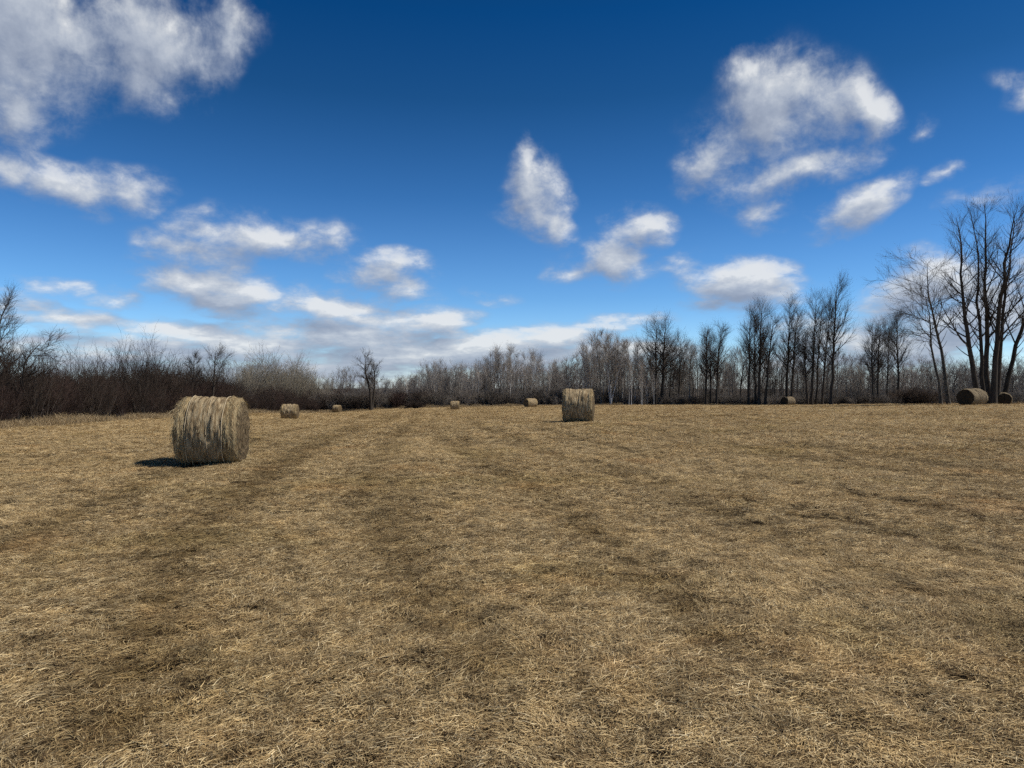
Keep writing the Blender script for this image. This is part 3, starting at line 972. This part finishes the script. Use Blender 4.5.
def first_plant(name, label, cat, meshes, loc, rz, sc, group):
    o = thing(name, label, cat, loc, rz, group)
    o.scale = sc
    link('stems', meshes[0], o)
    link('twigs', meshes[1], o)
    return o

rng = np.random.default_rng(21)
hp = np.asarray(HEDGE, float)
hs = np.r_[0, np.cumsum(np.hypot(*np.diff(hp, axis=0).T))]
roots = {}
HG = 'brown shrubs of the left hedge'
def hedge_bush(kind, x, y, s):
    z = float(land(np.array([x]), np.array([y]))[0])
    rz = rng.random() * 6.283
    sc_ = (s, s, s * rng.uniform(.85, 1.15))
    labs = {'low': 'low dense brown shrub in the dark hedge along the left side of the field',
            'tall': 'tall thin dark shrub rising above the left hedge',
            'pale': 'pale grey sapling clump behind the far end of the left hedge'}
    cls = 'low' if kind < 4 else 'tall' if kind < 6 else 'pale'
    grp = {'low': HG, 'tall': 'tall shrubs in the left hedge', 'pale': 'pale saplings behind the hedge'}[cls]
    nm = {'low': 'hedge_shrub', 'tall': 'tall_shrub', 'pale': 'sapling_clump'}[cls]
    if kind in roots:
        dup(roots[kind], (x, y, z), rz, sc_, labs[cls], grp)
    else:
        roots[kind] = first_plant(nm, labs[cls], 'shrub' if cls != 'pale' else 'sapling', (SH + SAP)[kind], (x, y, z), rz, sc_, grp)
for row, off in enumerate((-.9, -2.6, -4.6)):
    u = 14.0 + row
    while u < hs[-1]:
        x = np.interp(u, hs, hp[:, 0]) + off + rng.normal(0, .45); y = np.interp(u, hs, hp[:, 1]) + rng.normal(0, .5)
        prof = (.86 if u < 50 else 1.0) + .12 * math.sin(u * .21) + .1 * math.sin(u * .53 + 1)
        if u > 80: prof *= .82
        hedge_bush(int(rng.integers(0, 4)), x, y, prof * (.95, 1.2, 1.3)[row])
        u += rng.uniform(1.1, 1.8)
for (px, d, s) in [(62, 49, .78), (72, 50, .85), (84, 52, .9), (95, 53, .92), (106, 53, .95), (114, 55, 1.0), (122, 56, 1.05), (130, 57, 1.05), (138, 58, 1.12), (146, 60, 1.1), (153, 61, 1.18), (160, 62, 1.2), (166, 62, 1.22), (172, 64, 1.05),
                   (44, 47, .75), (128, 60, 1.12), (143, 63, 1.15), (157, 65, 1.2), (180, 67, .95), (202, 74, 1.0), (224, 78, 1.05), (236, 82, 1.1), (232, 80, .95), (100, 56, .95), (244, 86, 1.1)]:
    x, y, z = gpt(px, d)
    hedge_bush(4 + int(rng.integers(0, 2)), x - 1.2, y, s * .86)
for i in range(50):
    px = rng.uniform(240, 334); d = max(98.0, 37.0 * F / (512 - px)) * rng.uniform(1.0, 1.15)
    top = np.interp(px, [246, 262, 278, 300, 318, 334], [358, 353, 349, 362, 370, 378])
    x, y, z = gpt(px, d)
    Hh = (EYE - (top - 384) / F * d) - z
    hedge_bush(6 + int(rng.integers(0, 2)), x, y, Hh / 7.3 * rng.uniform(.6, 1.06))

# --- the wood behind the field
def slim(seed, H, r0, mt, mc, crown0=.35, limb=.2, tr=.0095):
    rg = np.random.default_rng(seed)
    path = [(0, 0, 0), (rg.normal(0, .15), rg.normal(0, .15), H * .4), (rg.normal(0, .4), rg.normal(0, .4), H * .75), (rg.normal(0, .5), rg.normal(0, .5), H)]
    return tree_meshes(seed, [(path, r0)], crown0, 18, limb, (16, 38), .45, 5, 3, 'slim_tree', mt, mc, .06, 1.2, tr, .5)
BIR = [slim(500, 11, .11, M_birch, M_birchtwig), slim(501, 11, .10, M_birch, M_birchtwig, .3, .24), slim(502, 11, .12, M_greybark, M_birchtwig, .4, .2), slim(503, 11, .10, M_greybark, M_birchtwig, .3, .22), slim(504, 11, .12, M_bark, M_wood, .35, .24)]
broots = {}
def wood_tree(kind, x, y, s, label, group, name, sx=None):
    z = float(land(np.array([x]), np.array([y]))[0])
    sc_ = (sx or s, sx or s, s)
    rz = rng.random() * 6.283
    if kind in broots:
        o = dup(broots[kind], (x, y, z), rz, sc_, label, group)
        if o.name.split('.')[0] != name: o.name = name
        return o
    o = plant(name, label, 'tree', (x, y, z), BIR[kind][0], BIR[kind][1], rz, group)
    o.scale = sc_
    broots[kind] = o
    return o
rng = np.random.default_rng(33)
prof_x = [376, 400, 424, 436, 448, 462, 474, 486, 498, 508, 520, 536, 548, 560, 575, 590, 602, 612, 624, 634, 646, 660]
prof_y = [382, 378, 372, 358, 372, 362, 368, 358, 349, 347, 354, 350, 362, 360, 358, 342, 333, 337, 340, 343, 352, 356]
for i in range(150):
    px = 378 + (655 - 378) * ((i + rng.random()) / 150.)
    d = rng.uniform(128, 150)
    top = np.interp(px, prof_x, prof_y)
    x, y, z = gpt(px, d)
    Hh = (EYE - (top - 384) / F * d) - z
    s = Hh / 11 * (rng.uniform(.93, 1.02) if i % 3 == 0 else rng.uniform(.6, .92))
    kind = int(rng.choice(5, p=[.27, .2, .25, .18, .1]))
    if kind < 2: lab, grp, nm = 'slender white-trunked birch in the wood behind the middle of the field', 'white birches in the wood', 'birch_tree'
    elif kind < 4: lab, grp, nm = 'slender grey tree in the wood behind the middle of the field', 'grey trees in the middle wood', 'grey_tree'
    else: lab, grp, nm = 'slim dark-trunked tree in the wood behind the middle of the field', 'dark slim trees in the middle wood', 'slim_tree'
    wood_tree(kind, x, y, s, lab, grp, nm, max(.55, s) * 1.0)
# birch with a V of two white stems in front of the wood
p1, loc = px_path(610.5, [(611, 392), (608, 370), (603, 350), (602, 334)], 129)
p2 = [(.05, 0, 0), (.7, .1, 3.0), (1.9, .2, 7.5), (2.6, .3, 11.5)]
p3 = [(-.05, .1, 0), (-.3, .2, 3), (-.6, .3, 7), (-.9, .3, 10.5)]
tm, cm = tree_meshes(520, [(p1, .14), (p2, .13), (p3, .11)], .35, 16, .22, (28, 58), .5, 8, 6, 'birch', M_birch, M_birchtwig, .14, .7, .010, .45)
plant('birch_tree', 'white birch with stems spreading in a V at the wood edge', 'tree', loc, tm, cm)
# thinner wood behind the dark row
for i in range(110):
    px = 655 + (1150 - 655) * ((i + rng.random()) / 110.)
    d = rng.uniform(132, 160) if px < 900 else rng.uniform(100, 150)
    top = np.interp(px, [655, 700, 740, 780, 850, 900, 960, 1150], [344, 346, 342, 346, 352, 358, 358, 354])
    x, y, z = gpt(px, d)
    Hh = (EYE - (top - 384) / F * d) - z
    s = Hh / 11 * rng.uniform(.6, 1.02)
    wood_tree(int(rng.choice([2, 3, 4], p=[.3, .3, .4])), x, y, s, 'thin bare tree in the grey wood behind the dark row at the right', 'thin trees behind the dark row', 'slim_tree', max(.6, s))

# far-off wood and its undergrowth, one mass each
def rough_tree(seed):
    rg = np.random.default_rng(seed)
    parts = []
    for s in range(3):
        o = np.array([rg.normal(0, 1.1), rg.normal(0, 1.1), 0]); H = rg.uniform(6.5, 10)
        path = [(o[0], o[1], 0), (o[0] + rg.normal(0, .3), o[1], H * .5), (o[0] + rg.normal(0, .5), o[1] + rg.normal(0, .4), H)]
        P, Rd = stem(rg, path, .10, .015, 8)
        L1, R1, _ = sprout(rg, P, Rd, 16, .2, .98, (25, 60), H * .2, 5, .5, .14, (.5, .5), .3, .018)
        L2, R2, _ = sprout(rg, L1, R1, 6, .15, 1, (20, 60), .9, 4, .4, .14, (.7, .7), .4, .014)
        L3, R3, _ = sprout(rg, L2, R2, 3, .15, 1, (20, 60), .5, 3, .4, .14, (.7, .7), .4, .012)
        parts += [tubes(P, Rd, 5), tubes(L1, R1, 3), tubes(L2, R2, 3), tubes(L3, R3, 3)]
    v, q = merge(parts)
    return mesh_np('far_wood_tree', v, q, M_wood, False)
rng = np.random.default_rng(44)
xs, ys, ss = [], [], []
n = 520
px = rng.uniform(-260, 1300, n); d = rng.uniform(150, 225, n)
x = (px - 512) / F * d
s = np.interp(px, [-260, 330, 376, 395, 420, 650, 900, 1300], [.75, .6, .38, .42, .8, 1.05, .95, 1.0]) * rng.uniform(.75, 1.1, n)
# flank beyond the right corner of the field
n2 = 70
x2 = rng.uniform(62, 150, n2); y2 = rng.uniform(85, 150, n2)
n3 = 70
x3 = rng.uniform(-75, -42, n3); y3 = rng.uniform(20, 150, n3)
x = np.r_[x, x2, x3]; d = np.r_[d, y2, y3]; s = np.r_[s, rng.uniform(.55, .8, n2), rng.uniform(.4, .55, n3)]
n4 = 520
px4 = rng.uniform(-260, 1300, n4); d4 = rng.uniform(225, 420, n4)
x = np.r_[x, (px4 - 512) / F * d4]; d = np.r_[d, d4]; s = np.r_[s, rng.uniform(.8, 1.4, n4) * np.interp(px4, [-260, 360, 380, 400, 640, 680, 1300], [1, .9, .7, .9, 1.0, .8, .85])]
n = len(x)
fw = scatter('distant_woodland', np.c_[x, d, land(x, d)], np.c_[np.zeros((n, 2)), rng.random(n) * 6.28], np.c_[s, s, s], rng.integers(0, 4, n), [rough_tree(600 + k) for k in range(4)])
tag(fw, 'grey bare woodland far behind the field, reading as one mass', 'woodland', kind='stuff')

def brush(seed, mat, H):
    tm, cm = shrub_meshes(seed, H, 22, .6, mat, .012, 6, 4)
    n1_ = len(tm.vertices); v1 = np.empty(n1_ * 3); tm.vertices.foreach_get('co', v1)
    v2 = np.empty(len(cm.vertices) * 3); cm.vertices.foreach_get('co', v2)
    f1 = np.empty(len(tm.loops), int); tm.loops.foreach_get('vertex_index', f1)
    f2 = np.empty(len(cm.loops), int); cm.loops.foreach_get('vertex_index', f2)
    v, q = merge([(v1.reshape(-1, 3), f1.reshape(-1, 4)), (v2.reshape(-1, 3), f2.reshape(-1, 4))])
    return mesh_np('brush', v, q, mat, False)
rng = np.random.default_rng(45)
x1, y1 = along([(-36, 124), (-9, 127), (25, 134), (60, 124)], .22, 1.2, rng)
x2, y2 = along([(-36, 132), (0, 138), (25, 142), (70, 134)], .25, 3.0, rng)
x3, y3 = along([(63, 122), (58, 95), (57, 78), (66, 64), (90, 52), (120, 40)], .3, 1.6, rng)
x4, y4 = along([(-30, 10), (-34, 40), (-38, 80), (-40, 125)], .35, 1.2, rng)
px5 = np.r_[rng.uniform(340, 650, 230), rng.uniform(650, 1150, 190)]; y5 = rng.uniform(136, 215, 420); x5 = (px5 - 512) / F * y5
x, y = np.r_[x1, x2, x3, x4, x5], np.r_[y1, y2, y3, y4, y5]
n = len(x)
s = rng.uniform(.6, 1.15, n) * np.where(x > 20, .75, 1)
s[-420:] = rng.uniform(.8, 1.7, 420) * np.where(px5 > 650, 1.0, 1)
s = s * np.where((x > 20) & (y > 60), .8, 1)
ug = scatter('undergrowth', np.c_[x, y, land(x, y)], np.c_[np.zeros((n, 2)), rng.random(n) * 6.28], np.c_[s, s, s], np.where(x > -14, rng.integers(2, 5, n), rng.integers(0, 5, n)), [brush(700, M_shrubred, 2.4), brush(701, M_shrub, 2.6), brush(702, M_wood, 2.8), brush(703, M_wood, 2.2), brush(704, M_stem, 2.5)])
tag(ug, 'tangled brown brush filling the foot of the woods and hedge', 'undergrowth', kind='stuff')

# dark bushy thicket left of the right bale, dark heap by the wood left of centre
tm, cm = shrub_meshes(720, 2.3, 60, .9, M_shrub, .009, 9, 7)
x, y, z = gpt(917, 78)
o = first_plant('dark_thicket', 'low black thicket between the slim fuzzy tree and the crooked trees', 'shrub', (tm, cm), (x, y, z), .4, (1.7, 1.3, .72), None)
tm, cm = shrub_meshes(721, 1.3, 50, 1.2, M_shrub, .010, 8, 6)
x, y, z = gpt(415, 122)
o = first_plant('brush_heap', 'small dark heap of brush at the wood edge left of the middle far bale', 'brush heap', (tm, cm), (x, y, z), .4, (1.3, .9, .8), None)

# ------------------------------------------------------------------ hay bales
def make_bale(seed, loc, rz, W, Rr, label, loose=1800, wrap=(-.30, .28), shaded=False):
    rng = np.random.default_rng(seed)
    root = thing('hay_bale', label, 'hay bale', loc, rz, 'round hay bales on the field')
    cz = Rr * .95
    def surf(u, th, grow=0.0):
        """u along the axis -.5..+.5, th angle from the top"""
        nz = (fbm(th * 2.2 + 40, u * 9 + 7, seed, 4) - .5) * .10 + (fbm(th * 1.2 + 9, u * 26, seed + 3, 3) - .5) * .05
        edge = np.clip((np.abs(u) - .40) / .10, 0, 1) ** 2 * .055
        r = Rr + nz - edge + grow
        yy = r * np.sin(th) * 1.03; zz = r * np.cos(th)
        zz = np.where(zz < -Rr * .80, -Rr * .80 + (zz + Rr * .80) * .45, zz)
        xx = u * W + (fbm(th * 3 + 3, u * 3, seed + 9, 3) - .5) * .09 * np.sign(u) * np.clip((np.abs(u) - .3) / .2, 0, 1)
        return np.stack([xx, yy, zz + cz], -1)
    def sheet(u0, u1, nu, nt, grow):
        u = np.linspace(u0, u1, nu); th = np.linspace(0, 2 * np.pi, nt, endpoint=False)
        U, T = np.meshgrid(u, th, indexing='ij')
        # periodic in angle: blend the seam (it lies underneath)
        V = surf(U, np.where(T > np.pi, T - 2 * np.pi, T), grow)
        i, j = np.meshgrid(np.arange(nu - 1), np.arange(nt), indexing='ij'); jn = (j + 1) % nt
        q = np.stack([i * nt + j, (i + 1) * nt + j, (i + 1) * nt + jn, i * nt + jn], -1).reshape(-1, 4)
        return V.reshape(-1, 3), q
    v, q = sheet(-.5, .5, 46, 120, 0)
    link('body', mesh_np('bale_body', v, q, M_hay_shaded if shaded else M_hay, True), root)
    v, q = sheet(wrap[0], wrap[1], 40, 120, .018)
    # turn the band's two edges down into the hay
    lo, qlo = v[:120].copy(), None
    vin = v.copy().reshape(40, 120, 3)
    cen = np.array([0, 0, cz])
    for e in (0, 39):
        vec = vin[e] - cen; vec[:, 0] = 0
        vin[e] = vin[e] - unit(vec) * .04
    link('net_wrap', mesh_np('bale_wrap', vin.reshape(-1, 3), q, M_hay_shaded if shaded else M_wrap, True), root)
    # baling twine where the wrap begins and ends, and one turn between
    for uu in (wrap[0], (wrap[0] * .42 + wrap[1] * .58), wrap[1]):
        th = np.linspace(-np.pi, np.pi, 97)
        pth = surf(uu + (fbm(th * 1.3 + 5, th * 0 + uu * 50, seed + 31, 2) - .5) * .035, th, .020)
        v, q = tubes(pth[None], np.full((1, 97), .009 if uu in wrap else .006), 5)
        link('twine', mesh_np('bale_twine', v, q, M_twine, True), root)
    for sgn in (-1, 1):
        nr_, nt = 14, 120
        th = np.linspace(0, 2 * np.pi, nt, endpoint=False)
        rim = surf(np.full(nt, .5 * sgn), np.where(th > np.pi, th - 2 * np.pi, th), 0)
        cen = np.array([sgn * W * .5, 0, cz])
        f = np.linspace(1, 0.02, nr_)[:, None, None]
        Vd = cen + (rim[None] - cen) * f
        Vd[..., 0] += sgn * ((1 - f[..., 0] ** 2) * .05 + (fbm(f[..., 0] * 14 + 5, th[None] * 1.5, seed + 20, 3) - .5) * .07 * (f[..., 0] < .99))
        i, j = np.meshgrid(np.arange(nr_ - 1), np.arange(nt), indexing='ij'); jn = (j + 1) % nt
        q = np.stack([i * nt + j, (i + 1) * nt + j, (i + 1) * nt + jn, i * nt + jn], -1).reshape(-1, 4)
        link('end_face', mesh_np('bale_end', Vd.reshape(-1, 3), q, M_end_shaded if shaded else M_end, True), root)
    # loose straw: lies round the roll, hangs from the shoulders, frays the ends
    N = loose
    u = np.where(rng.random(N) < .45, rng.choice([-1, 1], N) * rng.uniform(.33, .53, N), rng.uniform(-.5, .5, N))
    th = rng.uniform(-2.5, 2.5, N)
    p0 = surf(np.clip(u, -.5, .5), th, .012)
    p0[:, 0] += (u - np.clip(u, -.5, .5)) * W
    sgn = np.sign(th)
    tang = np.c_[np.zeros(N), np.cos(th) * sgn, -np.sin(np.abs(th))]
    nrm = np.c_[np.zeros(N), np.sin(th), np.cos(th)]
    L = rng.gamma(4, .017, N).clip(.025, .26)
    dirv = unit(tang + rng.normal(0, .28, (N, 3)) + nrm * rng.uniform(-.06, .10, N)[:, None])
    ends = (np.abs(u) > .42)
    dirv = unit(dirv + np.c_[np.sign(u) * ends * rng.uniform(0, .8, N), np.zeros(N), np.zeros(N)])
    p1 = p0 + dirv * (L * .5)[:, None]
    p2 = p0 + dirv * L[:, None] + np.c_[np.zeros((N, 2)), -L * rng.uniform(.05, .35, N)] + nrm * (L * .05)[:, None]
    P = np.stack([p0, p1, p2], 1)
    P[..., 2] = np.maximum(P[..., 2], .01)
    w = rng.uniform(.0012, .0034, N)
    roll = unit(np.cross(dirv, nrm) + rng.normal(0, .3, (N, 3)))
    v, q, tn = ribbons(P, np.stack([w, w, w * .5], 1), np.clip(rng.normal(.55, .22, N), 0, 1), roll)
    # a skirt of spilled straw on the ground at its foot
    M_ = loose // 3
    sx = rng.choice([-1, 1], M_) * (W * .5 + rng.normal(0, .12, M_)); sy = rng.uniform(-Rr * .75, Rr * .75, M_)
    a = rng.random(M_) * 6.28; L = rng.uniform(.06, .25, M_)
    q0 = np.c_[sx, sy, rng.uniform(0, .06, M_)]
    q1 = q0 + np.c_[np.cos(a) * L * .5, np.sin(a) * L * .5, rng.uniform(0, .06, M_)]
    q2 = q0 + np.c_[np.cos(a) * L, np.sin(a) * L, np.full(M_, .0)]
    w = rng.uniform(.002, .005, M_)
    v2, f2, t2 = ribbons(np.stack([q0, q1, q2], 1), np.stack([w, w, w * .5], 1), np.clip(rng.normal(.6, .2, M_), 0, 1))
    vv, ff = merge([(v, q), (v2, f2)])
    link('loose_straw', mesh_np('bale_straw', vv, ff, M_bstraw, False, {'tone': np.r_[tn, t2]}), root)
    return root

def facing(px, turn):
    """yaw that lays the roll across the line of sight, then turned so that its right end comes forward"""
    a = math.atan2((px - 512) / F, 1.0)
    return -a - R(turn)
BALES = [
    (213, 14.6, 13, 1.18, .70, 3800, (-.30, .27), 'nearest round bale, large and frayed, with loose straw hanging over both ends'),
    (578.5, 30.0, 4, 1.22, .72, 2200, (-.40, .40), 'upright-looking round bale right of centre, straw spilling from its right end'),
    (290, 63.0, 12, 1.36, .70, 1800, (-.30, .3), 'small distant bale beside the hedge, second in size on the left'),
    (337, 119, 30, 1.2, .64, 500, (-.30, .3), 'tiny far bale by the tall grass left of the lone oak'),
    (455, 113, 3, 1.35, .70, 500, (-.30, .3), 'tiny far bale alone on the wheel track left of the middle of the wood'),
    (530.5, 115, -36, 1.8, .76, 500, (-.30, .3), 'far bale with its dark left end turned to us, left of the upright-looking bale'),
    (788, 119, -52, 1.9, .78, 200, (-.30, .3), 'far bale with a round dark end under the tall trees of the row'),
    (972, 61.5, -60, 2.0, .78, 700, (-.1, .36), 'striped bale with a broad dark round end at the foot of the tall right trees'),
    (1003, 66.8, -100, 1.3, .62, 150, (-.30, .3), 'dark bale in shade behind the striped bale at the right'),
]
for k, (px, d, turn, W, Rr, nl, wr, lab) in enumerate(BALES):
    x, y, z = gpt(px, d)
    z += float(relief(np.array([x]), np.array([y]))[0])
    make_bale(800 + k, (x, y, z - .03), facing(px, turn), W, Rr, lab, nl, wr, px > 700)  # bales on the right take the darker hay with shade painted in
